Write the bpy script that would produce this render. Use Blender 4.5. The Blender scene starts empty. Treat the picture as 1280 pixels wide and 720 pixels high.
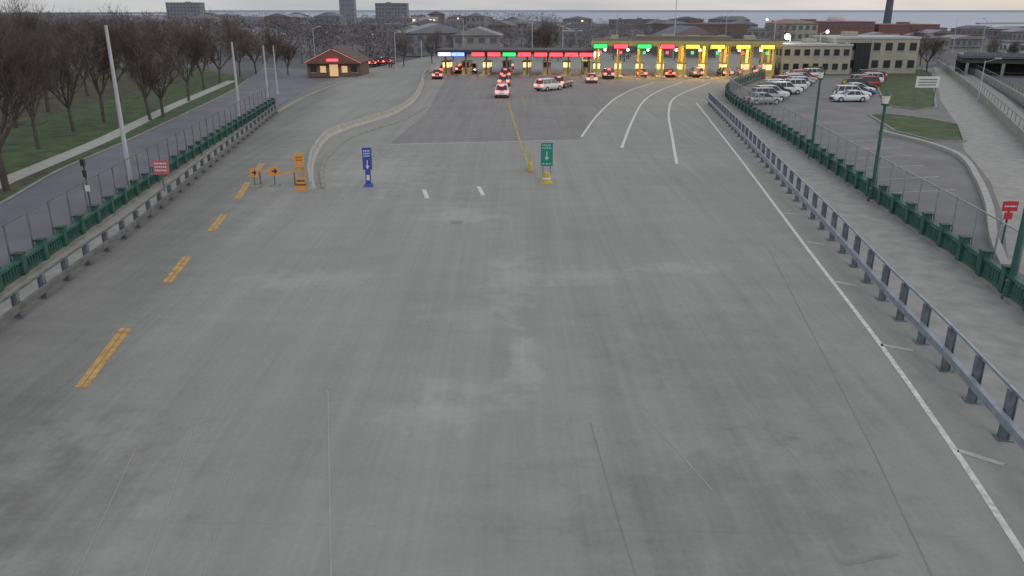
import bpy, math, random
from mathutils import Vector
random.seed(7)
R=random.random
def U(a,b): return a+(b-a)*random.random()
H=11.0; F=1000.0; TH=math.atan((360-14)/F); S_,C_=math.sin(TH),math.cos(TH)
# pixel helper: scene point (metres) where an image pixel meets an assumed flat plane
def G(u,v,z=0.0):
    dv=v-360; dn=F*S_+dv*C_; t=(H-z)/dn
    return Vector(((u-640)*t,(F*C_-dv*S_)*t,z))
def GL(l,z=0.0): return [G(a,b,z) for a,b in l]
sc=bpy.context.scene
sc.view_settings.view_transform='Standard'; sc.view_settings.look='None'; sc.view_settings.exposure=0

# ------------------------------------------------ materials
MATS={}
def mat(name,col,rough=0.7,var=0.15,scale=3.0,metal=0.0,emit=None,es=0.0,bump=0.0,spec=None):
    if name in MATS: return MATS[name]
    m=bpy.data.materials.new(name); m.use_nodes=True; nt=m.node_tree; b=nt.nodes['Principled BSDF']
    tc=nt.nodes.new('ShaderNodeTexCoord'); no=nt.nodes.new('ShaderNodeTexNoise'); no.inputs['Scale'].default_value=scale; no.inputs['Detail'].default_value=3
    nt.links.new(tc.outputs['Object'],no.inputs['Vector'])
    mx=nt.nodes.new('ShaderNodeMix'); mx.data_type='RGBA'
    mx.inputs[6].default_value=(*[c*(1-var) for c in col],1); mx.inputs[7].default_value=(*[min(1,c*(1+var)) for c in col],1)
    mr=nt.nodes.new('ShaderNodeMapRange'); mr.inputs[1].default_value=.3; mr.inputs[2].default_value=.7
    nt.links.new(no.outputs['Fac'],mr.inputs[0]); nt.links.new(mr.outputs[0],mx.inputs[0]); nt.links.new(mx.outputs[2],b.inputs['Base Color'])
    b.inputs['Roughness'].default_value=rough; b.inputs['Metallic'].default_value=metal
    if spec is not None: b.inputs['Specular IOR Level'].default_value=spec
    if emit: b.inputs['Emission Color'].default_value=(*emit,1); b.inputs['Emission Strength'].default_value=es
    if bump:
        bp=nt.nodes.new('ShaderNodeBump'); bp.inputs['Strength'].default_value=bump; bp.inputs['Distance'].default_value=.02
        nt.links.new(no.outputs['Fac'],bp.inputs['Height']); nt.links.new(bp.outputs[0],b.inputs['Normal'])
    MATS[name]=m; return m

def N(nt,t,**k):
    n=nt.nodes.new(t)
    for a,b in k.items(): setattr(n,a,b)
    return n
def math_(nt,op,a,b=None,c=None,clamp=False):
    n=nt.nodes.new('ShaderNodeMath'); n.operation=op; n.use_clamp=clamp
    for i,x in enumerate((a,b,c)):
        if x is None: continue
        if isinstance(x,(int,float)): n.inputs[i].default_value=x
        else: nt.links.new(x,n.inputs[i])
    return n.outputs[0]

def road_material(name='worn_concrete_deck',base=.285,tint=(1.01,1.01,.935),stains=True):
    m=bpy.data.materials.new(name); m.use_nodes=True; nt=m.node_tree; b=nt.nodes['Principled BSDF']
    L=nt.links.new
    tc=N(nt,'ShaderNodeTexCoord'); P=tc.outputs['Object']
    sep=N(nt,'ShaderNodeSeparateXYZ'); L(P,sep.inputs[0]); X,Y=sep.outputs[0],sep.outputs[1]
    def noise(scale,sx,sy,det=4,rough=.55,off=0):
        mp=N(nt,'ShaderNodeMapping'); mp.inputs['Scale'].default_value=(sx,sy,1); mp.inputs['Location'].default_value=(off,off*.7,0); L(P,mp.inputs[0])
        n=N(nt,'ShaderNodeTexNoise'); n.noise_dimensions='2D'; n.inputs['Scale'].default_value=scale; n.inputs['Detail'].default_value=det; n.inputs['Roughness'].default_value=rough
        L(mp.outputs[0],n.inputs['Vector']); return n.outputs['Fac']
    def rng(x,a,b_,c=0.,d=1.):
        r=N(nt,'ShaderNodeMapRange'); r.interpolation_type='SMOOTHSTEP'; L(x,r.inputs[0])
        for i,v in enumerate((a,b_,c,d)): r.inputs[i+1].default_value=v
        return r.outputs[0]
    val=math_(nt,'ADD',base,0.0)
    def addn(val,x,amp): return math_(nt,'MULTIPLY_ADD',math_(nt,'SUBTRACT',x,0.5),amp,val)
    val=addn(val,noise(.12,1,1,2),.06)
    val=addn(val,noise(.5,.55,1.5,3,off=13),.055)
    val=addn(val,noise(1.0,1.1,.045,2,off=5),.075)     # wheel tracks along travel
    val=addn(val,noise(1.0,4.5,.10,2,off=9),.045)
    val=addn(val,noise(6,1,1,5,.72),.07)
    val=addn(val,noise(55,1,1,2,.8),.085)
    WN=noise(.9,1,1,4,.65,off=31)
    if stains:
        def ell(u,v,rx,ry,amp,val):
            g=G(u,v)
            dx=math_(nt,'MULTIPLY',math_(nt,'SUBTRACT',X,g.x),1/rx); dy=math_(nt,'MULTIPLY',math_(nt,'SUBTRACT',Y,g.y),1/ry)
            r=math_(nt,'SQRT',math_(nt,'MULTIPLY_ADD',dx,dx,math_(nt,'MULTIPLY',dy,dy)))
            r=math_(nt,'MULTIPLY_ADD',math_(nt,'SUBTRACT',WN,.5),2.4,r)
            return math_(nt,'MULTIPLY_ADD',rng(r,1.2,.1),amp,val)
        for e in [(640,350,1.3,5,.06),(655,455,.6,3.2,.075),(540,520,1.7,1.2,.055),(590,395,2.2,1.6,.03),(580,268,2.5,3,.06),(730,345,2,1.4,.055),(850,335,2.2,1.2,.05),(380,350,3.5,1.6,.05),
              (560,485,1.8,.8,.04),(900,640,5,3.4,-.045),(900,450,5,6,-.03),(480,215,5,8,.05),(60,640,3.2,5,-.05)]:
            val=ell(*e,val)
        d=math_(nt,'ADD',X,math_(nt,'MULTIPLY_ADD',math_(nt,'SUBTRACT',Y,24.6),.134,13.4))
        d=math_(nt,'MULTIPLY_ADD',math_(nt,'SUBTRACT',WN,.5),3.,d)
        val=math_(nt,'MULTIPLY_ADD',rng(d,2.5,-2.),-.085,val)
    # faint bay joints across the deck every 6 m
    if stains:
        fr=math_(nt,'FRACT',math_(nt,'MULTIPLY',math_(nt,'MULTIPLY_ADD',X,.03,Y),1/6.1)); j=rng(math_(nt,'ABSOLUTE',math_(nt,'SUBTRACT',fr,.5)),.006,.001)
        val=math_(nt,'MULTIPLY_ADD',math_(nt,'MULTIPLY',j,WN),-.035,val)
    comb=N(nt,'ShaderNodeCombineColor')
    for i in range(3): L(math_(nt,'MULTIPLY',val,tint[i]),comb.inputs[i])
    L(comb.outputs[0],b.inputs['Base Color']); b.inputs['Roughness'].default_value=.8; b.inputs['Specular IOR Level'].default_value=.25
    return m
M_road=road_material()
M_asph=road_material('plaza_asphalt',.225,(1.02,.985,.96),False)
M_street=mat('street_asphalt',(.15,.143,.168),.7,.16,.25)
M_lot=mat('parking_asphalt',(.185,.18,.183),.8,.18,.3)
M_walk=mat('sidewalk_concrete',(.31,.305,.285),.85,.16,1.2,bump=.2)
M_conc=mat('light_concrete',(.38,.375,.345),.85,.14,1.5)
M_kerbg=mat('weathered_kerb',(.27,.265,.24),.85,.2,1.2)
M_grass=mat('grass_turf',(.055,.09,.03),.95,.4,.6,bump=.5)
M_grassd=mat('leafy_turf',(.07,.068,.038),.95,.4,.5,bump=.5)
M_ground=mat('city_ground',(.115,.112,.12),.95,.35,.02)
M_white=mat('worn_white_paint',(.62,.62,.58),.7,.25,5)
M_whited=mat('faded_white_paint',(.44,.44,.41),.8,.22,5)
M_yel=mat('worn_yellow_paint',(.50,.29,.085),.75,.32,3)
M_yeld=mat('faded_yellow_paint',(.40,.33,.15),.8,.25,3)
M_jl=mat('joint_sealant_light',(.335,.33,.30),.8,.08,1)
M_jd=mat('joint_sealant_dark',(.225,.222,.205),.8,.1,3)
M_steel=mat('galvanised_steel',(.33,.36,.42),.45,.18,3,metal=.55)
M_steeld=mat('dark_galvanised_post',(.17,.19,.22),.55,.25,3,metal=.4)
M_steelb=mat('weathered_rail',(.16,.165,.17),.6,.25,2,metal=.3)
M_pole=mat('pole_metal',(.45,.46,.5),.5,.08,1,metal=.2)
M_green=mat('green_bridge_paint',(.03,.11,.088),.5,.3,2)
M_greend=mat('dark_green_paint',(.02,.06,.05),.5,.2,2)
M_black=mat('rubber_black',(.015,.015,.016),.8,.1,4)
M_dark=mat('dark_metal',(.03,.03,.035),.5,.1,4)
M_glass=mat('dark_glass',(.025,.03,.035),.12,.1,1,spec=.8)
M_winf=mat('hazy_window',(.11,.115,.13),.4,.1,1)  # aerial haze mixed into the pane colour
M_red_l=mat('tail_lamp_lit',(.5,.02,.02),.3,0,1,emit=(1,.06,.04),es=12)
M_red_o=mat('tail_lamp_unlit',(.3,.01,.01),.3,0,1)
M_head=mat('head_lamp_lit',(.8,.8,.8),.3,0,1,emit=(1,.93,.85),es=7)
M_head_o=mat('head_lamp_glass',(.6,.6,.6),.2,0,1)
M_bark=mat('bark_brown',(.095,.078,.072),.95,.25,2)
M_twig=mat('bare_twigs',(.12,.093,.088),.95,.3,.4)
M_twigf=mat('distant_branches_hazy',(.125,.115,.125),.95,.3,.02)  # aerial haze put into the colour, paler and bluer than the near twigs
M_twigff=mat('far_branches_hazy',(.185,.185,.21),.95,.2,.01)  # stronger haze tint in the colour for the farthest crowns

# ------------------------------------------------ mesh builder
class MB:
    def __init__(s): s.v=[];s.f=[];s.mi=[];s.m=[];s.sm=[]
    def mid(s,m):
        if m not in s.m: s.m.append(m)
        return s.m.index(m)
    def face(s,pts,m,smooth=False):
        i=len(s.v); s.v+= [tuple(p) for p in pts]; s.f.append(list(range(i,i+len(pts)))); s.mi.append(s.mid(m)); s.sm.append(smooth)
    def raw(s,vs,fs,m,smooth=False):
        i=len(s.v); s.v+=[tuple(p) for p in vs]; k=s.mid(m)
        for f in fs: s.f.append([i+a for a in f]); s.mi.append(k); s.sm.append(smooth)
    def box(s,c,d,m,rz=0,top=None):
        cx,cy,cz=c; hx,hy,hz=d[0]/2,d[1]/2,d[2]/2; tx,ty=(top if top else (1,1)); cr,sr=math.cos(rz),math.sin(rz); vs=[]
        for z,kx,ky in ((-hz,1,1),(hz,tx,ty)):
            for x,y in ((-hx,-hy),(hx,-hy),(hx,hy),(-hx,hy)):
                x*=kx;y*=ky; vs.append((cx+x*cr-y*sr,cy+x*sr+y*cr,cz+z))
        s.raw(vs,[(3,2,1,0),(4,5,6,7),(0,1,5,4),(1,2,6,5),(2,3,7,6),(3,0,4,7)],m)
    def cyl(s,p0,p1,r0,r1,m,n=8,cap=True,smooth=True):
        p0=Vector(p0);p1=Vector(p1); d=(p1-p0).normalized(); a=d.orthogonal().normalized(); b=d.cross(a); vs=[]
        for p,r in ((p0,r0),(p1,r1)):
            for i in range(n):
                t=2*math.pi*i/n; vs.append(p+a*(r*math.cos(t))+b*(r*math.sin(t)))
        s.raw(vs,[(i,(i+1)%n,n+(i+1)%n,n+i) for i in range(n)],m,smooth)
        if cap: s.face([vs[i] for i in range(n)][::-1],m); s.face([vs[n+i] for i in range(n)],m)
    def sph(s,c,r,m,n=10,k=6,sz=1):
        vs=[];fs=[]
        for j in range(k+1):
            ph=math.pi*j/k
            for i in range(n):
                t=2*math.pi*i/n; vs.append((c[0]+r*math.sin(ph)*math.cos(t),c[1]+r*math.sin(ph)*math.sin(t),c[2]+sz*r*math.cos(ph)))
        for j in range(k):
            for i in range(n): fs.append((j*n+i,j*n+(i+1)%n,(j+1)*n+(i+1)%n,(j+1)*n+i))
        s.raw(vs,fs,m,True)
    def sweep(s,pts,sec,m,closed=True):
        n=len(sec); vs=[]; P=[Vector(p) for p in pts]
        for i,p in enumerate(P):
            a=P[max(0,i-1)];b=P[min(len(P)-1,i+1)]; d=(b-a); d.z=0; d.normalize(); nr=Vector((d.y,-d.x,0))
            for o,z in sec: vs.append(p+nr*o+Vector((0,0,z)))
        fs=[]
        for i in range(len(P)-1):
            for j in range(n if closed else n-1):
                k=(j+1)%n; fs.append((i*n+j,i*n+k,(i+1)*n+k,(i+1)*n+j))
        if closed: fs.append(tuple(range(n))[::-1]); fs.append(tuple((len(P)-1)*n+j for j in range(n)))
        s.raw(vs,fs,m)
    def build(s,name,loc=(0,0,0),rz=0,mesh=None,bevel=0):
        me=bpy.data.meshes.new(name); me.from_pydata(s.v,[],s.f)
        for m in s.m: me.materials.append(m)
        me.polygons.foreach_set('material_index',s.mi); me.polygons.foreach_set('use_smooth',s.sm); me.update()
        return place(name,me,loc,rz,bevel)
def place(name,me,loc=(0,0,0),rz=0,bevel=0,scale=1):
    o=bpy.data.objects.new(name,me); sc.collection.objects.link(o); o.location=loc; o.rotation_euler=(0,0,rz); o.scale=(scale,)*3 if not isinstance(scale,tuple) else scale
    if bevel:
        b=o.modifiers.new('bevel','BEVEL'); b.width=bevel; b.segments=2; b.limit_method='ANGLE'
    return o
def sheet(name,pts,m,z):
    b=MB(); b.face([(p.x,p.y,z) for p in pts],m); o=b.build(name)
    if o.data.polygons[0].normal.z<0: o.data.flip_normals()
    return o
def ribbon(b,pts,w,m,z):
    P=[Vector((p.x,p.y,z)) for p in pts]; L=[];Rr=[]
    for i,p in enumerate(P):
        a=P[max(0,i-1)];c=P[min(len(P)-1,i+1)]; d=(c-a).normalized(); nr=Vector((d.y,-d.x,0)); L.append(p-nr*w/2); Rr.append(p+nr*w/2)
    for i in range(len(P)-1): b.face([L[i],Rr[i],Rr[i+1],L[i+1]],m)
def smooth(pts,n=6):
    out=[];P=[pts[0]]+list(pts)+[pts[-1]]
    for i in range(1,len(P)-2):
        a,b,c,d=P[i-1],P[i],P[i+1],P[i+2]; L=(c-b).length
        m1=(c-a); m1=m1*(L/max(m1.length,1e-6)); m2=(d-b); m2=m2*(L/max(m2.length,1e-6))
        for k in range(n):
            t=k/n; t2=t*t; t3=t2*t
            out.append(b*(2*t3-3*t2+1)+m1*(t3-2*t2+t)+c*(-2*t3+3*t2)+m2*(t3-t2))
    out.append(pts[-1].copy()); return out
def resample(pts,sp):
    out=[];acc=0;nx=0
    for a,b in zip(pts,pts[1:]):
        L=(b-a).length
        while nx<=acc+L:
            out.append((a.lerp(b,(nx-acc)/L),math.atan2(b.y-a.y,b.x-a.x))); nx+=sp
        acc+=L
    return out
def back(pts,y0):
    d=pts[1]-pts[0]; t=(y0-pts[0].y)/d.y; e=pts[0]+d*t; return [e.lerp(pts[0],k/8) for k in range(8)]+pts
def xat(path,y):
    for a,b in zip(path,path[1:]):
        if a.y<=y<=b.y and b.y>a.y: return a.x+(b.x-a.x)*(y-a.y)/(b.y-a.y)
    return path[-1].x

# ------------------------------------------------ alignments
gr_r=back(smooth(GL([(1247,540),(1177,457),(1107,380),(1048,310),(990,245),(930,178),(885,130)])),-25)
pa_r=back(smooth(GL([(1280,395),(1200,333),(1122,277),(1050,226),(980,176),(930,143),(908,124),(915,112),(950,98),(985,87)])),-25)
gr_l=back(smooth(GL([(12,405),(100,338),(160,294),(250,219),(345,141)])),-25)
pa_l=back(smooth(GL([(0,372),(100,301),(200,230),(300,163),(345,134)])),-25)
# ground
S=9000; sheet('ground',[Vector((-S,-600,0)),Vector((S,-600,0)),Vector((S,S,0)),Vector((-S,S,0))],M_ground,-.16)
deck=[p for p in pa_l]+GL([(400,104),(450,88),(500,78),(545,68),(900,64),(985,80)])+[p for p in reversed(pa_r)]
sheet('bridge_deck_road',deck,M_road,0)
sheet('plaza_pavement',GL([(486,180),(726,174.5),(765,124),(815,103),(900,96),(890,86),(565,86),(550,110),(532,143)]),M_asph,.004)
def strip(name,A,B,m,z,ofa,y0,y1,n=60,ofb=0):
    b=MB()
    for i in range(n):
        ya=y0+(y1-y0)*i/n; yb=y0+(y1-y0)*(i+1)/n
        a0,a1,b0,b1=xat(A,ya)+ofa,xat(A,yb)+ofa,xat(B,ya)+ofb,xat(B,yb)+ofb
        b.face([(a0,ya,z),(b0,ya,z),(b1,yb,z),(a1,yb,z)],m); b.face([(a0,ya,.001),(a0,ya,z),(a1,yb,z),(a1,yb,.001)],m)
    return b.build(name)
strip('sidewalk',gr_r,pa_r,M_walk,.13,.45,-24.9,101,ofb=-.1)
strip('sidewalk',gr_l,pa_l,M_walk,.13,-.35,-24.9,94,ofb=.1)
sheet('street_road',[Vector((-60,-20,0)),Vector((-21.5,-20,0))]+[p+Vector((-.4,0,0)) for p in pa_l if p.y>-10]+GL([(400,104),(450,88),(330,84),(310,98),(290,112),(230,141),(150,178),(75,210),(0,252),(-150,330)]),M_street,-.12)
sheet('park_lawn',GL([(-400,420),(-150,330),(0,252),(75,210),(150,178),(230,141),(290,112),(310,98),(250,84),(-100,84),(-800,110)]),M_grass,-.11)
b=MB(); ribbon(b,smooth(GL([(-120,285),(0,227),(60,202),(125,175),(165,156),(215,132),(262,112),(290,100)])),1.6,M_conc,-.10); b.build('park_footpath')
b=MB(); ribbon(b,smooth(GL([(-150,330),(0,252),(75,210),(150,178),(230,141),(290,112),(310,98)])),.3,M_kerbg,-.09); b.build('street_kerb')
sheet('leaf_litter_lawn',GL([(-400,420),(-150,318),(0,240),(60,214),(120,186),(118,180),(60,205),(0,231),(-120,290)]),M_grassd,-.106)
sheet('leaf_litter_lawn',GL([(-300,190),(0,165),(70,140),(150,118),(230,100),(230,88),(-300,92)]),M_grassd,-.105)
sheet('parking_lot',[p+Vector((.4,0,0)) for p in pa_r if p.y<=104 and p.y>5]+GL([(912,113),(950,98),(985,88),(1110,86),(1165,84),(1172,80),(1215,90),(1300,150),(1600,300),(1600,500)]),M_lot,-.10)
sheet('access_road',GL([(1168,84),(1196,80),(1255,118),(1300,160),(1500,330),(1400,420),(1262,330),(1252,262),(1238,225),(1205,185),(1200,160),(1176,125)]),M_walk,-.092)
def lawn(l): 
    o=sheet('lawn',GL(l),M_grass,-.03)
    b=MB(); P=GL(l+[l[0]]); b.sweep(P,[(-.12,-.1),(.12,-.1),(.12,.04),(-.12,.04)],M_kerbg); b.build('kerb')
lawn([(1100,93),(1150,86),(1166,92),(1170,134),(1146,137),(1108,131),(1098,112)])
lawn([(1086,143),(1110,142),(1160,148),(1198,155),(1206,176),(1165,175),(1118,163)])
b=MB()
b.sweep(smooth(GL([(1100,165),(1160,180),(1200,196),(1222,225),(1236,260),(1242,300),(1262,350)])),[(-.2,-.12),(.2,-.12),(.2,.2),(-.2,.2)],M_conc); b.build('kerb_wall')
for l in ([(1172,80),(1212,112),(1262,160),(1300,200)],[(1196,80),(1262,118),(1310,150),(1500,260)]):
    b=MB(); P=smooth(GL(l)); b.sweep(P,[(-.2,-.12),(.2,-.12),(.15,.9),(-.15,.9)],M_kerbg)
    for p,a in resample(P,3): b.box((p.x,p.y,1.3),(.06,.06,.8),M_steeld,a)
    b.sweep(P,[(-.03,1.65),(.03,1.65),(.03,1.71),(-.03,1.71)],M_steeld); b.build('barrier_wall')
b=MB()
A=G(1085,150);Bq=G(1195,235)
for i in range(9):
    p=A.lerp(Bq,i/8); ribbon(b,[p,p+Vector((-5.2,-1.2,0))],.13,M_whited,-.09)
b.build('parking_stall_lines')

# ------------------------------------------------ paint
def line(name,l,w,m,z=.008,sm=True):
    b=MB(); P=GL(l); ribbon(b,smooth(P) if sm and len(P)>2 else P,w,m,z); return b.build(name)
line('white_edge_line',[(1330,772),(1280,695),(1195,565),(1100,430),(1010,312),(930,205),(895,160),(870,128)],.17,M_white)
for l in [[(1197,563),(1255,581)],[(1101,431),(1141,438)],[(1043,352),(1071,357)],[(1008,302),(1031,306)],[(979,266),(1000,268.5)]]:
    line('white_tick_mark',l,.2,M_whited)
line('white_lane_line',[(727,171),(745,146),(768,124),(790,112),(818,103)],.24,M_white)
line('white_lane_line',[(777,185),(790,152),(805,126),(825,113),(852,103)],.24,M_white)
line('white_lane_line',[(846,205),(840,170),(836,140),(845,121),(888,103)],.24,M_white)
line('white_stop_line',[(486,180.5),(728,175)],.3,M_whited)
for l in [[(530,237),(534,248)],[(598,233),(604,244)]]: line('white_lane_dash',l,.26,M_white)
for a,c in [((97,484),(154,410)),((205,354),(231,321)),((261,289),(278,268)),((294,249),(308,228)),((318,215),(326,204))]:
    b=MB()
    A,Cc=G(*a),G(*c)
    for o in (0,.23): ribbon(b,[A+Vector((o,0,0)),Cc+Vector((o,0,0))],.19,M_yel,.008)
    b.build('yellow_centre_dash')
line('yellow_line',[(635,128),(648,170),(661,208)],.17,M_yeld,.012)
b=MB()
for l,m,w in [([(410,488),(414,740)],M_jl,.04),([(738,528),(770,640),(795,720)],M_jd,.03),([(800,512),(890,612)],M_jl,.035),([(925,500),(1050,630)],M_jl,.02),
          ([(240,540),(180,720)],M_jl,.025),([(300,560),(255,720)],M_jl,.02),([(170,560),(95,720)],M_jl,.025),([(960,310),(1090,560),(1165,720)],M_jd,.035),
          ([(1055,705),(1120,692)],M_jd,.12)]:
    ribbon(b,GL(l),w,m,.006)
b.build('deck_joint_seals')
b=MB(); g=G(571,278); b.cyl((g.x,g.y,.002),(g.x,g.y,.012),.35,.35,M_jd,16); b.build('drain_cover')

# ------------------------------------------------ guardrails
def guardrail(name,path,side,h,sp,rm=M_steel):
    b=MB()
    for p,a in resample(path,sp):
        q=p
        b.box((q.x,q.y,h*.5),(.13,.22,h),M_steeld,a)
        b.box((q.x,q.y,.015),(.42,.42,.03),M_steeld,a)
        for k in (-.1,.1): b.box((q.x-math.sin(a)*k,q.y+math.cos(a)*k,h*.5+.01),(.22,.03,h),M_steeld,a)
    z=h*.5
    def sec(o,z0,z1,w): return [(side*o-w/2,z0),(side*o+w/2,z0),(side*o+w/2,z1),(side*o-w/2,z1)]
    b.sweep(path,sec(-.24,z-.10,z+.13,.16),rm)
    b.sweep(path,sec(.0,h-.02,h+.06,.08),rm)
    return b.build(name)
guardrail('guardrail',gr_r,1,1.45,2.24)
guardrail('guardrail',gr_l,-1,.95,2.24,M_steelb)

# ------------------------------------------------ chain link material
def chain():
    m=bpy.data.materials.new('chain_link_wire'); m.use_nodes=True; nt=m.node_tree; b=nt.nodes['Principled BSDF']; out=nt.nodes['Material Output']
    uv=N(nt,'ShaderNodeUVMap'); sp=N(nt,'ShaderNodeSeparateXYZ'); nt.links.new(uv.outputs[0],sp.inputs[0])
    def w(op):
        a=math_(nt,op,sp.outputs[0],sp.outputs[1]); a=math_(nt,'MULTIPLY',a,10.); a=math_(nt,'FRACT',a); return math_(nt,'LESS_THAN',a,.10)
    f=math_(nt,'MAXIMUM',w('ADD'),w('SUBTRACT'))
    b.inputs['Base Color'].default_value=(.24,.29,.31,1); b.inputs['Roughness'].default_value=.5; b.inputs['Metallic'].default_value=.3
    tr=N(nt,'ShaderNodeBsdfTransparent'); mx=N(nt,'ShaderNodeMixShader'); nt.links.new(f,mx.inputs[0]); nt.links.new(tr.outputs[0],mx.inputs[1]); nt.links.new(b.outputs[0],mx.inputs[2]); nt.links.new(mx.outputs[0],out.inputs[0])
    return m
M_chain=chain()
def fence(path,z0,z1,sp,pm=M_steel):
    b=MB()
    for p,a in resample(path,sp): b.cyl((p.x,p.y,z0-.4),(p.x,p.y,z1),.045,.045,pm,6)
    b.sweep(path,[(-.025,z1-.05),(.025,z1-.05),(.025,z1),(-.025,z1)],pm)
    o=b.build('chain_link_fence')
    vs=[];fs=[];uv=[];L=0
    for i,p in enumerate(path):
        if i: L+=(p-path[i-1]).length
        vs+=[(p.x,p.y,z0),(p.x,p.y,z1-.05)]; uv+=[(L,z0),(L,z1)]
        if i: fs.append((2*i-2,2*i,2*i+1,2*i-1))
    me=bpy.data.meshes.new('wire_mesh'); me.from_pydata(vs,[],fs); ul=me.uv_layers.new(name='UVMap')
    for lp in me.loops: ul.data[lp.index].uv=uv[lp.vertex_index]
    me.materials.append(M_chain); c=place('wire_mesh',me); c.parent=o
def balustrade(path,h=1.05):
    b=MB()
    b.sweep(path,[(-.2,0),(.2,0),(.2,.28),(-.2,.28)],M_kerbg)
    b.sweep(path,[(-.13,h-.12),(.13,h-.12),(.13,h),(-.13,h)],M_green)
    b.sweep(path,[(-.08,.34),(.08,.34),(.08,.42),(-.08,.42)],M_green)
    rs=resample(path,2.24)
    for p,a in rs:
        b.box((p.x,p.y,h/2+.1),(.34,.36,h+.2),M_green,a); b.box((p.x,p.y,h+.22),(.42,.42,.07),M_greend,a)
    for p,a in resample(path,.26): b.box((p.x,p.y,.66),(.09,.09,.52),M_green,a)
    b.build('balustrade')
balustrade(pa_r,1.15); balustrade(pa_l,1.0)
def off(path,d):
    o=[]
    for i,p in enumerate(path):
        a=path[max(0,i-1)];c=path[min(len(path)-1,i+1)]; t=(c-a).normalized(); o.append(p+Vector((t.y,-t.x,0))*d)
    return o
fence(off(pa_r,.35),.2,2.7,2.24); fence(off(pa_l,-.35),.2,2.5,2.24,M_steelb)

# ------------------------------------------------ lamps & poles
M_lampg=mat('frosted_lamp_glass',(.6,.58,.5),.4,.05,1,emit=(1,.9,.75),es=.1)
def park_lamp(p,h):
    b=MB(); b.cyl((0,0,0),(0,0,.9),.24,.17,M_green,10); b.cyl((0,0,.9),(0,0,1.0),.22,.14,M_green,10)
    b.cyl((0,0,1.0),(0,0,h-.75),.12,.085,M_green,8); b.cyl((0,0,h-.78),(0,0,h-.68),.2,.22,M_green,10)
    b.cyl((0,0,h-.68),(0,0,h-.22),.15,.24,M_lampg,10); b.cyl((0,0,h-.22),(0,0,h-.02),.30,.08,M_green,10); b.cyl((0,0,h-.02),(0,0,h+.15),.04,.01,M_green,6)
    b.build('street_lamp',p)
for u,v,h in [(1258,378,7.1),(1088,254,6.6),(1013,200,6.9)]: park_lamp(G(u,v),h)
M_lit=mat('lamp_lens_lit',(.9,.9,.9),.3,0,1,emit=(1,.95,.9),es=25)
M_litw=mat('lamp_lens_warm',(.9,.8,.5),.3,0,1,emit=(1,.72,.3),es=25)
def light_pole(p,h,arm=1.8,ad=0,r=.13,lens=None,rlens=.12):
    b=MB(); b.cyl((0,0,0),(0,0,.4),r*1.7,r*1.7,M_pole,10); b.cyl((0,0,.4),(0,0,h),r,r*.55,M_pole,10)
    if arm:
        e=Vector((math.cos(ad)*arm,math.sin(ad)*arm,h+.25)); b.cyl((0,0,h-.2),e,r*.45,r*.35,M_pole,6)
        b.box((e.x,e.y,e.z),(.75,.3,.14),M_pole,ad)
        if lens: b.sph((e.x,e.y,e.z-.1),rlens,lens)
    b.build('street_light_pole',p)
light_pole(G(165,240,-.1),10.3,0,r=.17); light_pole(G(300,148,-.1),8.0,0,r=.17); light_pole(G(335,122,-.1),6.8,0,r=.15); light_pole(G(347,118,-.1),6.6,0,r=.13)
light_pole(G(1222,128,-.1),5.2,1.6,0,r=.08)
light_pole(G(963,94),9.5,1.6,math.pi,lens=M_lit,rlens=.16)
light_pole(G(1020,92),7.3,1.2,0,lens=M_lit,rlens=.25); light_pole(G(983,92),6.4,.5,math.pi,lens=M_lit,rlens=.5)
light_pole(G(841,78),17,0,r=.12); light_pole(G(665,75),9,1.5,0); light_pole(G(703,76),8,1.5,0); light_pole(G(528,92),6,0,r=.1)
light_pole(G(727,92),3.6,.4,0,lens=M_litw,rlens=.6); light_pole(G(742,92),3.3,.4,0,lens=M_litw,rlens=.5)
for u,v,h in [(495,86,7),(395,88,8),(580,72,9),(1105,84,6),(1225,70,9),(1190,66,9),(905,66,11),(770,66,10)]: light_pole(G(u,v),h,1.2,U(0,3),r=.09)

# ------------------------------------------------ signs
M_teal=mat('teal_sign_face',(.01,.24,.19),.5,.05,1); M_blue=mat('blue_sign_face',(.05,.08,.36),.5,.08,1)
M_org=mat('orange_sign_face',(.62,.27,.07),.5,.08,1,emit=(1,.4,.05),es=.06); M_signw=mat('white_sign_legend',(.7,.7,.68),.5,.05,1); M_signr=mat('red_sign_face',(.50,.03,.04),.5,.05,1)
M_drum=mat('yellow_plastic',(.55,.42,.1),.5,.12,2); M_cream=mat('cream_legend',(.5,.6,.5),.5,.05,1)
M_bbr=mat('barricade_brown',(.16,.09,.05),.6,.1,1)
def rows(b,x0,x1,z0,z1,y,n,m):
    dz=(z1-z0)/n
    for i in range(n):
        z=z1-dz*(i+.5); x=x0
        while x<x1-.03:
            w=U(.05,.13); w=min(w,x1-x); b.box((x+w/2,y,z),(w*.8,.012,dz*.5),m); x+=w+.02
p=G(683,229); b=MB()
for x in (-.25,.25): b.box((x,0,1.1),(.06,.06,2.2),M_steeld)
b.box((0,-.05,1.95),(.80,.05,1.55),M_teal); rows(b,-.3,.3,2.3,2.66,-.082,2,M_cream)
b.box((0,-.082,1.95),(.07,.012,.4),M_cream); b.face([(-.15,-.09,1.78),(0,-.09,1.55),(.15,-.09,1.78)],M_cream); rows(b,-.3,.3,1.25,1.42,-.082,1,M_cream)
b.cyl((0,0,.05),(0,0,.75),.33,.25,M_drum,12); b.box((0,0,.03),(.8,.8,.06),M_drum); b.cyl((0,0,.3),(0,0,.42),.315,.30,M_signw,12)
b.build('lane_direction_sign',p)
p=G(461,233); b=MB(); b.box((0,0,.1),(.62,.5,.2),M_blue,top=(.8,.8)); b.box((0,0,.65),(.34,.12,.95),M_blue); b.box((0,-.02,1.85),(.60,.1,1.45),M_blue)
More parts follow.
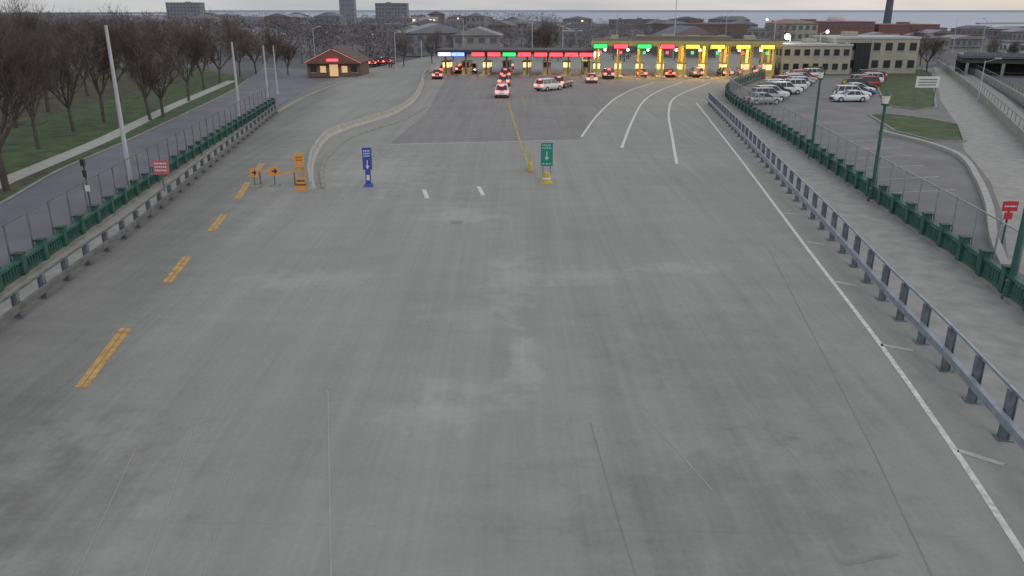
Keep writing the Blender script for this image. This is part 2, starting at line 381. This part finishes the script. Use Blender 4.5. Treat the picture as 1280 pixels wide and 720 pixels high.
rows(b,-.22,.22,1.95,2.45,-.075,3,M_signw); b.box((0,-.075,1.5),(.06,.012,.5),M_signw); b.face([(-.13,-.085,1.4),(.13,-.085,1.4),(0,-.085,1.15)],M_signw); b.box((0,-.07,.6),(.2,.012,.35),M_signw)
b.build('blue_lane_sign',p)
p=G(377,237); b=MB(); b.box((0,0,.06),(.8,.6,.12),M_org)
for i in range(5): b.box((0,-.04,.2+i*.13),(.66-i*.05,.06,.125),M_org if i%2==0 else M_bbr)
for x in (-.28,.28): b.box((x,0,1.1),(.06,.06,2.0),M_org)
b.box((0,-.05,2.0),(.62,.05,.78),M_org); rows(b,-.2,.2,1.85,2.2,-.08,2,M_bbr); b.box((0,-.05,1.35),(.5,.05,.35),M_yel); b.build('striped_barricade_sign',p)
def arrow_board(p,w,flip=1):
    b=MB(); b.box((0,0,.04),(.6,.5,.08),M_kerbg); b.cyl((0,0,.05),(0,0,.75),.04,.04,M_steeld,6); b.box((0,-.04,.98),(w,.05,.58),M_org)
    b.box((.04*flip,-.072,.98),(w*.5,.012,.1),M_dark); b.face([(w*.1*flip,-.08,1.18),(w*.42*flip,-.08,.98),(w*.1*flip,-.08,.78)],M_dark); b.build('arrow_warning_sign',p)
arrow_board(G(344,232),.62); arrow_board(G(319,234),.5)
b=MB(); A=G(326,230);Bb=G(369,232); b.sweep([A,Bb],[(-.04,.8),(.04,.8),(.04,.88),(-.04,.88)],M_org); 
for q in (A,Bb): b.box((q.x,q.y,.45),(.08,.08,.9),M_steeld)
b.build('barrier_arm',(0,0,0))
for u,v in [(655,190),(646,162),(638,138),(653,128)]:
    b=MB(); b.box((0,0,.03),(.35,.35,.06),M_yeld); b.cyl((0,0,.05),(0,0,.8),.06,.05,M_drum,8); b.build('delineator_post',G(u,v))
b=MB(); b.box((0,0,.3),(.45,1.3,.6),M_drum,top=(.5,1)); b.cyl((0,.2,.5),(0,.2,1.35),.08,.08,M_drum); b.build('yellow_barrier_block',G(663,213),bevel=.03)
p=G(114,262,-.1); b=MB(); b.cyl((0,0,0),(0,0,3.0),.05,.04,M_dark,8); b.box((0,-.05,2.15),(.22,.04,.4),M_dark); b.box((0,-.09,1.3),(.36,.04,.36),M_signw); b.box((0,-.05,2.8),(.22,.18,.4),M_dark); b.build('pedestrian_signal_post',p)
p=G(206,243,-.1); b=MB(); b.cyl((0,.05,0),(0,.05,1.9),.05,.05,M_steeld,8); b.box((0,-.0,1.75),(1.0,.05,.95),mat('faded_red_sign',(.5,.14,.16),.5,.1,1)); rows(b,-.38,.38,1.45,2.1,-.035,3,M_signw); b.build('red_warning_sign',p)
p=G(1253,305,-.1); b=MB(); b.cyl((0,.05,0),(0,.05,2.1),.05,.05,M_greend,8); b.box((0,0,1.95),(.75,.05,.5),M_signr); rows(b,-.3,.3,1.88,2.02,-.035,1,M_signw); b.box((0,0,1.45),(.4,.05,.35),M_signr); b.build('red_parking_sign',p)
p=G(1154,134,-.1); b=MB()
for x in (-1.1,1.1): b.cyl((x,0,0),(x,0,3.4),.07,.07,M_steeld,6)
b.box((0,-.08,3.0),(2.8,.08,1.3),M_signw); rows(b,-1.1,1.1,2.5,3.45,-.13,3,M_winf); b.build('directional_sign',p)

# ------------------------------------------------ left median barrier
b=MB()
mp_=smooth(GL([(389,238),(387,215),(393,192),(412,170),(450,156),(490,143),(516,126),(527,106),(531,94),(548,84)]))
b.sweep(mp_,[(-.30,0),(.30,0),(.26,.1),(.12,.25),(.1,.6),(-.1,.6),(-.12,.25),(-.26,.1)],M_conc); b.build('concrete_barrier')
b=MB(); b.sweep(smooth(GL([(345,141),(382,121),(420,106),(455,95),(500,84)])),[(-.25,0),(.25,0),(.2,.14),(-.2,.14)],M_kerbg); b.build('road_kerb')
b=MB(); b.sweep(smooth(GL([(404,236),(402,214),(411,195),(432,176),(462,164),(500,152),(534,134)])),[(-.12,0),(.12,0),(.1,.12),(-.1,.12)],M_kerbg); b.build('road_kerb')

# ------------------------------------------------ cars
def car_mesh(kind,paint,lit):
    b=MB(); suv=kind=='suv'
    W=.93 if suv else .9; belt=1.08 if suv else .93; roof=1.74 if suv else 1.45; gl=.28 if suv else .2
    st=[(-2.32,.62*belt,.80),(-2.28,.93*belt,.93),(-2.0,belt,1),(-1.2,belt,1),(.9,belt*.99,1),(1.1,belt*.97,1),(1.9,belt*.87,.97),(2.2,belt*.78,.9),(2.34,belt*.6,.78)]
    rings=[]
    for x,zt,k in st:
        w=W*k; zm=gl+(zt-gl)*.6
        h=[(w*.86,gl),(w*.98,gl+.12),(w,zm),(w*.95,zt-.06),(w*.84,zt)]
        rings.append([(x,y,z) for y,z in h]+[(x,-y,z) for y,z in reversed(h)])
    n=10; vs=[v for r in rings for v in r]; fs=[]
    for i in range(len(rings)-1):
        for j in range(n): k=(j+1)%n; fs.append((i*n+j,(i+1)*n+j,(i+1)*n+k,i*n+k))
    fs.append(tuple(range(n))); fs.append(tuple((len(rings)-1)*n+j for j in range(n))[::-1]); b.raw(vs,fs,paint,True)
    xb0,xb1,xt0,xt1=(-2.2,1.05,-1.95,.3) if suv else (-1.75,1.0,-1.05,.2)
    zb=belt-.02; wb=W*.86; wt=W*.70
    bot=[(xb0,-wb,zb),(xb1,-wb,zb),(xb1,wb,zb),(xb0,wb,zb)]; top=[(xt0,-wt,roof-.06),(xt1,-wt,roof-.06),(xt1,wt,roof-.06),(xt0,wt,roof-.06)]
    b.raw(bot+top,[(0,1,5,4),(1,2,6,5),(2,3,7,6),(3,0,4,7)],M_glass)
    b.box(((xt0+xt1)/2,0,roof-.03),(xt1-xt0+.12,wt*2+.06,.07),paint,top=(.92,.85))
    for s in (-1,1):
        for (xa,xc) in ((xb0,xt0),(xb1,xt1),(-.35,-.35),((-1.35,-1.2) if suv else (-1.2,-1.0))):
            b.cyl((xa,s*wb,zb),(xc,s*(wt+.01),roof-.05),.045,.04,paint,5)
        for x in (-1.4,1.42):
            b.cyl((x,s*(W-.22),.34),(x,s*(W+.005),.34),.35,.35,M_black,16); b.cyl((x,s*(W+.005),.34),(x,s*(W+.02),.34),.2,.18,M_pole,10)
        b.box((.85,s*(W+.1),belt+.05),(.18,.2,.13),paint)
        b.box((-2.27,s*W*.68,belt*.82),(.12,.42,.30),M_red_l if lit else M_red_o)
        b.box((2.22,s*W*.66,belt*.68),(.16,.34,.14),M_head if lit==2 else M_head_o)
    if lit: b.box((xt0-.02 if suv else xb0+.25,0,roof-.1 if suv else belt+.12),(.08,.5,.08),M_red_l)
    b.box((-2.34,0,belt*.62),(.03,.5,.14),M_signw); b.box((2.33,0,.5),(.05,1.0,.2),M_dark)
    b.box((-2.3,0,.38),(.12,1.6,.2),M_dark); b.box((2.28,0,.36),(.14,1.55,.18),M_dark)
    me=b.build('tmp').data; o=[o for o in sc.objects if o.data==me][0]; bpy.data.objects.remove(o); return me
PAINT={'white':mat('car_paint_white',(.72,.73,.75),.3,.02,1),'silver':mat('car_paint_silver',(.42,.43,.45),.3,.03,1,metal=.4),'black':mat('car_paint_black',(.025,.025,.03),.25,.05,1),
 'red':mat('car_paint_red',(.35,.03,.03),.3,.03,1),'blue':mat('car_paint_blue',(.05,.08,.17),.3,.03,1),'grey':mat('car_paint_grey',(.16,.165,.17),.3,.03,1)}
CM={}
def car(u,v,rz,kind,col,lit=0,z=0,pos=None,s=1.0):
    k=(kind,col,lit)
    if k not in CM: CM[k]=car_mesh(*((kind,PAINT[col],lit)))
    p=pos if pos is not None else G(u,v,z)
    place('parked_car' if not lit else 'car',CM[k],p,rz,scale=s)
Q=math.pi/2
for u,v,k,c in [(628,121,'suv','white'),(630,107,'suv','grey'),(632,98,'suv','black'),(634,91,'sedan','silver'),(636,86,'suv','black'),(547,98,'sedan','black'),(557,92,'suv','grey'),(576,91,'suv','blue'),
                (739,103,'sedan','silver'),(760,98,'suv','black'),(835,96,'sedan','black'),(870,96,'suv','grey'),(905,96,'suv','black'),(926,94,'sedan','silver'),(935,94,'suv','black'),(944,93,'suv','grey'),(800,96,'sedan','grey'),
                (468,82,'sedan','black'),(478,81,'suv','black'),(488,80,'sedan','grey')]:
    car(u,v,Q+U(-.06,.06),k,c,1)
car(686,113,Q-.75,'suv','white',1); car(704,109,Q-.4,'suv','grey',1); car(590,91,-Q,'suv','grey',2)
cols=['white','silver','white','black','silver','white','grey','red','white','blue']
A=G(953,129);Bq=G(994,97)
for i in range(13):
    t=i/12; p=A.lerp(Bq,t)+Vector((U(-.3,.3),0,-.1)); car(0,0,math.radians(U(8,14))+(math.pi if R()<.4 else 0),random.choice(['suv','suv','sedan']),cols[i%10] if i else 'silver',pos=p)
A=G(982,117);Bq=G(1012,95)
for i in range(8):
    t=i/7; p=A.lerp(Bq,t)+Vector((U(-.3,.3),0,-.1)); car(0,0,math.radians(U(8,14))+(math.pi if R()<.5 else 0),random.choice(['suv','suv','sedan']),cols[(i*3+2)%10],pos=p)
A=G(1061,126);Bq=G(1090,97)
for i in range(11):
    t=i/10; p=A.lerp(Bq,t)+Vector((U(-.3,.3),0,-.1)); car(0,0,math.radians(U(-4,4))+(math.pi if R()<.5 else 0),random.choice(['suv','suv','sedan']),['white','white','blue','white','black','red','silver','white','red','grey','white'][i],pos=p)
car(1186,56,.1,'suv','white',0); car(1200,57,.1,'sedan','silver',0)

# ------------------------------------------------ inspection booths
M_gold=mat('canopy_gold_fascia',(.36,.30,.11),.6,.15,1,emit=(1,.7,.2),es=.07)
M_roof=mat('flat_roof_grey',(.2,.18,.13),.8,.15,.3); M_col=mat('yellow_column',(.6,.45,.1),.6,.12,1); M_booth=mat('booth_panel',(.42,.38,.28),.6,.08,1)
M_win=mat('lit_window_warm',(.5,.4,.2),.3,.1,1,emit=(1,.68,.28),es=1.6); M_strip=mat('canopy_light_strip',(.9,.8,.5),.3,0,1,emit=(1,.75,.35),es=12)
M_wind=mat('dim_window_warm',(.3,.2,.12),.3,.1,1,emit=(1,.6,.3),es=.6)
LED={'r':mat('led_sign_red',(.3,.02,.02),.4,0,1,emit=(1,.06,.08),es=3),'g':mat('led_sign_green',(.02,.3,.05),.4,0,1,emit=(.05,1,.22),es=1.4),'y':mat('led_sign_yellow',(.3,.3,.02),.4,0,1,emit=(.95,.82,.10),es=1.4),'b':mat('led_sign_blue',(.05,.1,.4),.4,0,1,emit=(.15,.25,1),es=3.5),'w':mat('led_sign_white',(.5,.5,.6),.4,0,1,emit=(.75,.75,1),es=1.8)}
def led(b,x,y,z,w,h,c):
    b.box((x,y+.12,z),(w+.2,.2,h+.2),M_dark); b.box((x,y,z),(w,.04,h),LED[c])
    for k in range(1,int(w/.45)): b.box((x-w/2+k*.45,y-.03,z+U(-.05,.05)),(.06,.02,h*.5),M_dark)
Pr=G(965,99);Pl=G(745,97); ang=math.atan2(Pr.y-Pl.y,Pr.x-Pl.x); Lr=(Pr-Pl).length
b=MB()
b.box((Lr/2,6,5.9),(Lr+2,13,.5),M_roof); b.box((Lr/2,-.6,5.75),(Lr+2,.25,.8),M_gold); b.box((Lr/2,-.4,6.35),(Lr+1.4,.3,.25),M_roof)
b.box((Lr/2,6.2,6.5),(Lr*.55,5,.7),M_roof)
for i in range(6): b.box((3+i*Lr/6.4,U(4,8),6.6),(U(1,2.2),1.4,U(.6,1.1)),M_booth)
nb=9
for i in range(nb):
    x=i*Lr/(nb-1)
    for yy in (.2,5,11): b.box((x,yy,2.83),(.42,.42,5.6),M_col)
    if i<nb-1:
        xm=x+Lr/(nb-1)/2
        b.box((xm,4,5.58),(1.6,.4,.08),M_strip); b.box((xm,0.6,5.58),(1.4,.3,.08),M_strip)
        b.sph((xm+U(-.8,.8),.3,4.7),.2,M_litw)
for x,c in zip([0.2,3.7,7.7,11.6,15.8,20,24.2,28.2],'grgryyyy'):
    led(b,x+.4,-.85,5.3,2.3,.62,c)
    b.box((x+.4,-.8,4.3),(.45,.1,.45),LED['g' if R()<.4 else 'r'])
b.build('inspection_canopy',(Pl.x,Pl.y,0),ang)
dirv=Vector((math.cos(ang),math.sin(ang),0)); nrm=Vector((-math.sin(ang),math.cos(ang),0))
def booth(p,lit=True,s=1):
    b=MB(); b.box((0,0,.1),(1.7,9,.2),M_conc); b.box((0,1,.75),(1.3,3,1.1),M_booth); b.box((0,1,1.75),(1.22,2.9,.9),M_win if lit else M_glass)
    for x in (-.62,.62):
        for y in (-.45,1,2.45): b.box((x,y,1.75),(.09,.12,.92),M_booth)
    b.box((0,1,2.3),(1.6,3.4,.2),M_roof); b.box((0,-3.4,.5),(.5,1.2,.8),M_drum,top=(.6,.8)); b.cyl((0,-2.4,.2),(0,-2.4,1.3),.13,.13,M_drum,8)
    b.build('inspection_booth',p,ang)
for i in range(nb):
    q=Pl+dirv*(i*Lr/(nb-1))+nrm*4; booth((q.x,q.y,.0))
def lamp(x,y,z,e,c):
    L=bpy.data.lights.new('canopy_lamp','POINT'); L.energy=e; L.color=c; L.shadow_soft_size=.4; o=bpy.data.objects.new('canopy_lamp',L); sc.collection.objects.link(o); o.location=(x,y,z)
for i in range(4):
    q=Pl+dirv*((i+.5)*Lr/4)+nrm*2.8; lamp(q.x,q.y,4.9,850,(1,.64,.23))
Pa=G(548,95);Pb=G(738,96); L2=(Pb-Pa).length; ang2=math.atan2(Pb.y-Pa.y,Pb.x-Pa.x)
b=MB(); b.box((L2/2,5,4.35),(L2+1,9,.35),mat('dark_canopy_roof',(.10,.085,.085),.8,.1,1)); b.box((L2/2,.45,4.0),(L2+1,.2,.5),M_dark)
for i in range(8): b.box((1.2+i*(L2-1.5)/7,1.2,2.1),(.3,.3,4.2),mat('column_grey_brown',(.2,.16,.13),.7,.1,1)); b.box((1.2+i*(L2-1.5)/7+1.6,3,4.1),(.8,.3,.06),M_strip)
k=L2/190.
for x,c in [(8,'w'),(25,'b'),(50,'r'),(70,'r'),(89,'g'),(108,'r'),(128,'r'),(147,'r'),(166,'r'),(184,'r')]:
    led(b,x*k,.2,3.75,2.25,.6,c)
b.build('inspection_canopy',(Pa.x,Pa.y,0),ang2)
for i in range(8):
    q=Pa+Vector((1.2+i*(L2-1.5)/7,3.5,0)); booth(q,i%2==0)
for i in (2,6): lamp(Pa.x+i*L2/8,Pa.y+2,3.2,200,(1,.42,.3))

# ------------------------------------------------ buildings
def building(name,p,w,d,h,wall,roof,cols=8,rows_=2,rz=0,win=M_glass,litf=0,par=.35,gable=0):
    b=MB(); b.box((0,d/2,h/2),(w,d,h),wall)
    if gable:
        x=w/2+.4; vs=[(-x,-.5,h),(x,-.5,h),(x,d+.5,h),(-x,d+.5,h),(0,-.5,h+gable),(0,d+.5,h+gable)]
        b.raw(vs,[(0,1,4),(3,5,2)],wall); b.raw(vs,[(1,2,5,4),(0,4,5,3),(0,3,2,1)],roof)
    else:
        b.box((0,d/2,h+par/2),(w+.3,d+.3,par),roof)
        if w>8: b.box((U(-.2,.2)*w,d*.5,h+par+.4),(w*.15,d*.2,.8),wall)
    fh=h/rows_
    for r in range(rows_):
        for c in range(cols):
            x=-w/2+(c+.5)*w/cols; z=fh*(r+.55); m=M_win if R()<litf else win
            b.box((x,-.01,z),(w/cols*.55,.12,fh*.45),m); b.box((x,-.05,z-fh*.25),(w/cols*.62,.18,.1),roof)
        nn=max(2,int(cols*d/w))
        for c in range(nn):
            y=(c+.5)*d/nn; z=fh*(r+.55)
            for s in (-1,1): b.box((s*w/2,y,z),(.12,d/nn*.5,fh*.45),win)
    return b.build(name,p,rz)
M_beige=mat('beige_render',(.37,.35,.285),.85,.1,.5); M_brown=mat('brown_brick',(.17,.115,.09),.9,.15,1); M_brick=mat('red_brick',(.22,.105,.09),.9,.15,1); M_redroof=mat('red_roof',(.30,.13,.125),.7,.12,.5)
M_greyw=mat('grey_wall',(.24,.235,.26),.8,.1,.3); M_whitew=mat('pale_wall',(.46,.455,.46),.8,.1,.3); M_dk=mat('slate_roof',(.07,.065,.07),.8,.1,1)
M_h=[mat('hazy_grey_wall',(.23,.235,.265),.9,.1,.3),mat('hazy_brown_wall',(.19,.17,.175),.9,.12,.3),mat('hazy_tan_wall',(.27,.26,.26),.9,.1,.3),mat('hazy_brick_wall',(.21,.165,.17),.9,.1,.3)]  # wall colours paled and cooled to stand in for aerial haze
M_hr=[mat('hazy_slate_roof',(.165,.165,.19),.9,.1,.3),mat('hazy_pale_roof',(.27,.275,.31),.9,.1,.3)]  # roof colours carry the same painted-in haze
p=G(1018,93); building('office_building',p,12.6,14,5.0,M_beige,M_whitew,7,2)
p=G(1066,92); building('office_building',(p.x+3.9,p.y+.2,0),15.6,12,6.2,M_beige,M_whitew,7,2)
b=MB(); b.box((0,0,2.9),(2.7,.3,5.2),M_glass)
for z in (1,2.2,3.4,4.6): b.box((0,-.18,z),(2.8,.08,.12),M_dark)
for x in (-1.35,-.45,.45,1.35): b.box((x,-.18,2.9),(.1,.08,5.2),M_dark)
q=G(1074,92); b.build('entrance_glazing',(q.x,q.y-.1,0))
building('warehouse',(58,250,0),24,24,7.2,M_brown,M_hr[0],8,1,win=M_winf)
building('brick_hall',(135,355,0),36,25,6.6,M_brick,M_redroof,14,2,win=M_winf); building('brick_hall',(170,360,0),26,22,5.4,M_brick,M_redroof,10,2,win=M_winf); building('brick_hall',(112,330,0),16,16,6.4,M_beige,M_redroof,6,2,gable=1.6,win=M_winf)
b=MB(); b.cyl((0,0,0),(0,0,4),4,4,M_whitew,24); b.sph((0,0,4),4,M_whitew,24,10,.6); b.build('domed_hall',(146,380,3.2))
b=MB(); b.cyl((0,0,0),(0,0,26),1.9,1.4,mat('smokestack_dark',(.10,.105,.135),.8,.1,.4),16); b.cyl((0,0,25),(0,0,26.2),1.6,1.6,M_dark,16); b.build('smokestack',(178,400,0))
building('city_tower',(-121,620,0),10.5,10,44,mat('blue_grey_tower',(.22,.235,.29),.6,.05,.3),M_dk,5,13,win=mat('tower_window',(.17,.18,.225),.5,.1,1))
p=G(418,96); b=MB()
w_,d_,h_,g_=9.4,9,2.3,2.6
b.box((0,d_/2,h_/2),(w_,d_,h_),M_brown); x=w_/2+.5
vs=[(-x,-.8,h_),(x,-.8,h_),(x,d_+.5,h_),(-x,d_+.5,h_),(0,-.8,h_+g_),(0,d_+.5,h_+g_)]
b.raw(vs,[(0,1,4),(3,5,2),(0,3,2,1)],M_brick)
up=[(a,c,z+.16) for a,c,z in vs]; b.raw(vs+up,[(1,2,5,4),(0,4,5,3),(7,8,11,10),(6,10,11,9),(1,7,10,4),(0,4,10,6)],mat('shingle_roof',(.12,.085,.08),.9,.2,2))
for xx in (-3.6,-1.9,1.9,3.6): b.box((xx,-.02,1.3),(1.0,.1,1.1),M_wind if abs(xx)<3 else M_glass); b.box((xx,-.05,.7),(1.2,.16,.1),M_conc)
b.box((0,-.03,1.1),(1.5,.12,2.0),M_wind)
pk=mat('pink_strip_light',(.4,.2,.2),.4,0,1,emit=(1,.35,.32),es=.35)
b.box((0,-.86,2.9),(2.0,.1,.4),LED['r'])
for s in (-1,1): b.cyl((s*.2,-.9,h_+g_-.2),(s*(x-.2),-.9,h_+.1),.07,.07,pk,5)
b.build('gabled_toll_building',p)
b=MB(); Lo=60
b.box((Lo/2,5,3.3),(Lo,10,.5),M_greyw); b.box((Lo/2,-.1,3.7),(Lo,.25,.7),M_steeld); b.box((Lo/2,5,2.6),(Lo,9,.9),M_dk)
for i in range(11): b.box((1+i*5.8,.8,1.1),(.5,.5,2.3),M_greyw)
b.box((Lo/2,9.5,1.1),(Lo,.3,2.2),M_dk)
q=G(1200,93); b.build('covered_overpass',(q.x,q.y,-.1),math.radians(-22))

# ------------------------------------------------ lake
M_water=mat('lake_water',(.29,.33,.41),.4,.10,.004,spec=.3)
sheet('lake_water',[Vector((205,505,0)),Vector((150,640,0)),Vector((80,800,0)),Vector((-60,1300,0)),Vector((-1500,2900,0)),Vector((-3000,S,0)),Vector((S,S,0)),Vector((S,505,0))],M_water,-.05)
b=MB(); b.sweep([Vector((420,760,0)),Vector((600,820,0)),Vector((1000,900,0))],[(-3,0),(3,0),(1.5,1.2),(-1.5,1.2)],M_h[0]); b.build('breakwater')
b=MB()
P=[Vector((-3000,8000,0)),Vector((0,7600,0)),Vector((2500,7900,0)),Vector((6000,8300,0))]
b.sweep(smooth(P,8),[(-100,-1),(100,-1),(60,20),(-60,20)],mat('far_shore_blue',(.27,.30,.38),.9,.1,.001)); b.build('distant_shore_hills')  # blue of the hazy distance painted into the shore colour

# ------------------------------------------------ trees
def tree_mesh(seed,h=9):
    rnd=random.Random(seed); V=[];Fc=[];MI=[]
    def seg(a,bb,r0,r1,n,mi):
        d=(bb-a).normalized(); x=d.orthogonal().normalized(); y=d.cross(x); i=len(V)
        for p,r in ((a,r0),(bb,r1)):
            for k in range(n): t=2*math.pi*k/n; V.append(p+x*r*math.cos(t)+y*r*math.sin(t))
        for k in range(n): Fc.append((i+k,i+(k+1)%n,i+n+(k+1)%n,i+n+k)); MI.append(mi)
    def twig(a,d,L,w):
        s=d.orthogonal().normalized()*w; i=len(V); V.extend([a-s,a+s,a+d*L]); Fc.append((i,i+1,i+2)); MI.append(1)
    def rv(): return Vector((rnd.uniform(-1,1),rnd.uniform(-1,1),rnd.uniform(-.6,1)))
    def grow(a,d,L,r,lv):
        p=a; n=3
        for k in range(n):
            d=(d+rv()*.16+Vector((0,0,.08))).normalized(); q=p+d*(L/n); r2=r*(.84)
            seg(p,q,r,r2,6 if lv<2 else 3,0); r=r2
            if lv<3:
                for _ in range(2):
                    nd=(d*.8+rv()*.8).normalized(); grow(q,nd,L*rnd.uniform(.5,.78),r*.6,lv+1)
            else:
                for _ in range(4): twig(q,(d*.8+rv()*.8).normalized(),rnd.uniform(.5,1.2)*h/9,.013*h/9)
            p=q
    base=Vector((0,0,0)); top=Vector((rnd.uniform(-.2,.2),rnd.uniform(-.2,.2),h*.24)); seg(base,top,.027*h*.8,.020*h,8,0)
    for k in range(5):
        t=2*math.pi*(k+rnd.random()*.6)/5; el=rnd.uniform(.9,2.4)
        grow(top,Vector((math.cos(t),math.sin(t),el)).normalized(),h*rnd.uniform(.34,.48),.013*h,0 if k==2 else 1)
    me=bpy.data.meshes.new('bare_tree'); me.from_pydata([tuple(v) for v in V],[],Fc); me.materials.append(M_bark); me.materials.append(M_twig); me.polygons.foreach_set('material_index',MI); me.update(); return me
TM=[tree_mesh(i) for i in (1,2,3,4,5)]
def tree(u,v,h): place('bare_tree',random.choice(TM),G(u,v,-.1),U(0,6.28),scale=(U(.85,1.1)*h/9,U(.85,1.1)*h/9,h/9*U(.95,1.15)))
for u,v,h in [(8,238,10.5),(-70,262,11),(48,186,9),(92,164,9),(130,152,9.5),(188,150,8.5),(204,146,8),(-30,200,10),(60,140,9.5),(20,160,10),(150,128,9),(236,126,8.2),(255,112,8.5),(110,120,9),(180,112,9),(30,118,10),(215,104,9),(275,104,8),(-40,140,11),(80,108,9),(0,105,10),(140,103,9),(300,96,8),(320,92,7.5),(345,90,7),(360,94,6),(165,98,9),(240,96,8),(55,98,10),(118,95,9),
              (1158,90,7.2),(1150,82,7),(680,76,7),(690,74,8),(672,72,8),(540,80,6),(505,84,6.5),(1240,82,5),(1262,84,5)]:
    tree(u,v,h)
def mass(name,n,fx,seed,hs=(5,9),m=M_twigf,per=100):
    rnd=random.Random(seed); V=[];Fc=[]
    for _ in range(n):
        x,y=fx(rnd); h=rnd.uniform(*hs); r=h*rnd.uniform(.32,.55)
        for k in range(per):
            a=rnd.uniform(0,6.28); z=rnd.uniform(-1,1); rr=math.sqrt(1-z*z)*rnd.uniform(.4,1)**.5
            c=Vector((x+math.cos(a)*rr*r,y+math.sin(a)*rr*r,h*.55+z*h*.45)); d=Vector((rnd.uniform(-1,1),rnd.uniform(-1,1),rnd.uniform(-.2,1.3))).normalized(); s=d.orthogonal().normalized()
            L=rnd.uniform(.5,1.1)*h/6; w=rnd.uniform(.08,.3)*h/8; i=len(V); V+= [tuple(c-s*w),tuple(c+s*w),tuple(c+d*L)]; Fc.append((i,i+1,i+2))
        i=len(V); w=.15; V+=[(x-w,y,-.1),(x+w,y,-.1),(x,y,h*.6)]; Fc.append((i,i+1,i+2))
    me=bpy.data.meshes.new(name); me.from_pydata(V,[],Fc); me.materials.append(m); me.update(); place(name,me)
def reg(y0,y1,k0,k1):
    def f(rnd):
        y=rnd.uniform(y0,y1); return rnd.uniform(k0,k1)*y,y
    return f
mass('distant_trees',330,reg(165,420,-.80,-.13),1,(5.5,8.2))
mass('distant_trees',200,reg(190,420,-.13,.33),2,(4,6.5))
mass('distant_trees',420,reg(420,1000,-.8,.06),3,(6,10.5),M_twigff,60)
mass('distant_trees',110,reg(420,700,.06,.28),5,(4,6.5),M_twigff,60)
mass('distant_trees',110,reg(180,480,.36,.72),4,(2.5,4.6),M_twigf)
rr=random.Random(12)
for i in range(52):
    y=rr.uniform(190,900); k=rr.uniform(-.78,.34)
    if k>.05 and y>650: y-=400
    x=k*y
    h=rr.uniform(3.5,5.6) if y<450 else rr.uniform(5,9.5); w=rr.uniform(7,15)*(1+y/1200)
    if k>0: h=min(h,5.6)
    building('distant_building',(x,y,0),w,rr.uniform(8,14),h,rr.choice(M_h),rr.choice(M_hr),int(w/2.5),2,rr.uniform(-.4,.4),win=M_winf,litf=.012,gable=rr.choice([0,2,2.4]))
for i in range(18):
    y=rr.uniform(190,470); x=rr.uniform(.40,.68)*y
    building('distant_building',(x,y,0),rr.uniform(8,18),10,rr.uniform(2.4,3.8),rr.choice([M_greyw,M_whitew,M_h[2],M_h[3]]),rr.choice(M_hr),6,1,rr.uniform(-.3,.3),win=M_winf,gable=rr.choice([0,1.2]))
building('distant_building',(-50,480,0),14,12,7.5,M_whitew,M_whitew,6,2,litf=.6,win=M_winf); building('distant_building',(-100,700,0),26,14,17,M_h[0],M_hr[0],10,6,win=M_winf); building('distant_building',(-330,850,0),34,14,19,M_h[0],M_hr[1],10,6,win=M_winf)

# ------------------------------------------------ world & light
w=bpy.data.worlds.new('World'); sc.world=w; w.use_nodes=True; nt=w.node_tree; bg=nt.nodes['Background']; out=nt.nodes['World Output']
sky=N(nt,'ShaderNodeTexSky'); sky.sky_type='NISHITA'; sky.sun_disc=False; sky.sun_elevation=math.radians(12); sky.sun_rotation=math.radians(70); sky.dust_density=2
nt.links.new(sky.outputs[0],bg.inputs[0]); bg.inputs[1].default_value=.05
tc=N(nt,'ShaderNodeTexCoord'); mp=N(nt,'ShaderNodeMapping'); mp.inputs['Scale'].default_value=(2,2,14); nt.links.new(tc.outputs['Generated'],mp.inputs[0])
no=N(nt,'ShaderNodeTexNoise'); no.inputs['Scale'].default_value=2.2; no.inputs['Detail'].default_value=5; nt.links.new(mp.outputs[0],no.inputs['Vector'])
cr=N(nt,'ShaderNodeValToRGB'); cr.color_ramp.elements[0].position=.35; cr.color_ramp.elements[1].position=.68
cr.color_ramp.elements[0].color=(.41,.43,.47,1); cr.color_ramp.elements[1].color=(.60,.60,.61,1); nt.links.new(no.outputs['Fac'],cr.inputs[0])
b2=N(nt,'ShaderNodeBackground'); nt.links.new(cr.outputs[0],b2.inputs[0]); b2.inputs[1].default_value=1.0
ad=N(nt,'ShaderNodeAddShader'); nt.links.new(bg.outputs[0],ad.inputs[0]); nt.links.new(b2.outputs[0],ad.inputs[1]); nt.links.new(ad.outputs[0],out.inputs[0])
sl=bpy.data.lights.new('sun','SUN'); sl.energy=.55; sl.angle=math.radians(25); sl.color=(1,.96,.9); so=bpy.data.objects.new('sun',sl); sc.collection.objects.link(so)
so.rotation_euler=(math.radians(50),0,math.radians(20))

cam=bpy.data.cameras.new('camera'); co=bpy.data.objects.new('camera',cam); sc.collection.objects.link(co); sc.camera=co
co.location=(0,0,H); co.rotation_euler=(math.pi/2-TH,0,0); cam.sensor_width=36; cam.lens=F/1280*36; cam.clip_end=30000; cam.clip_start=.1
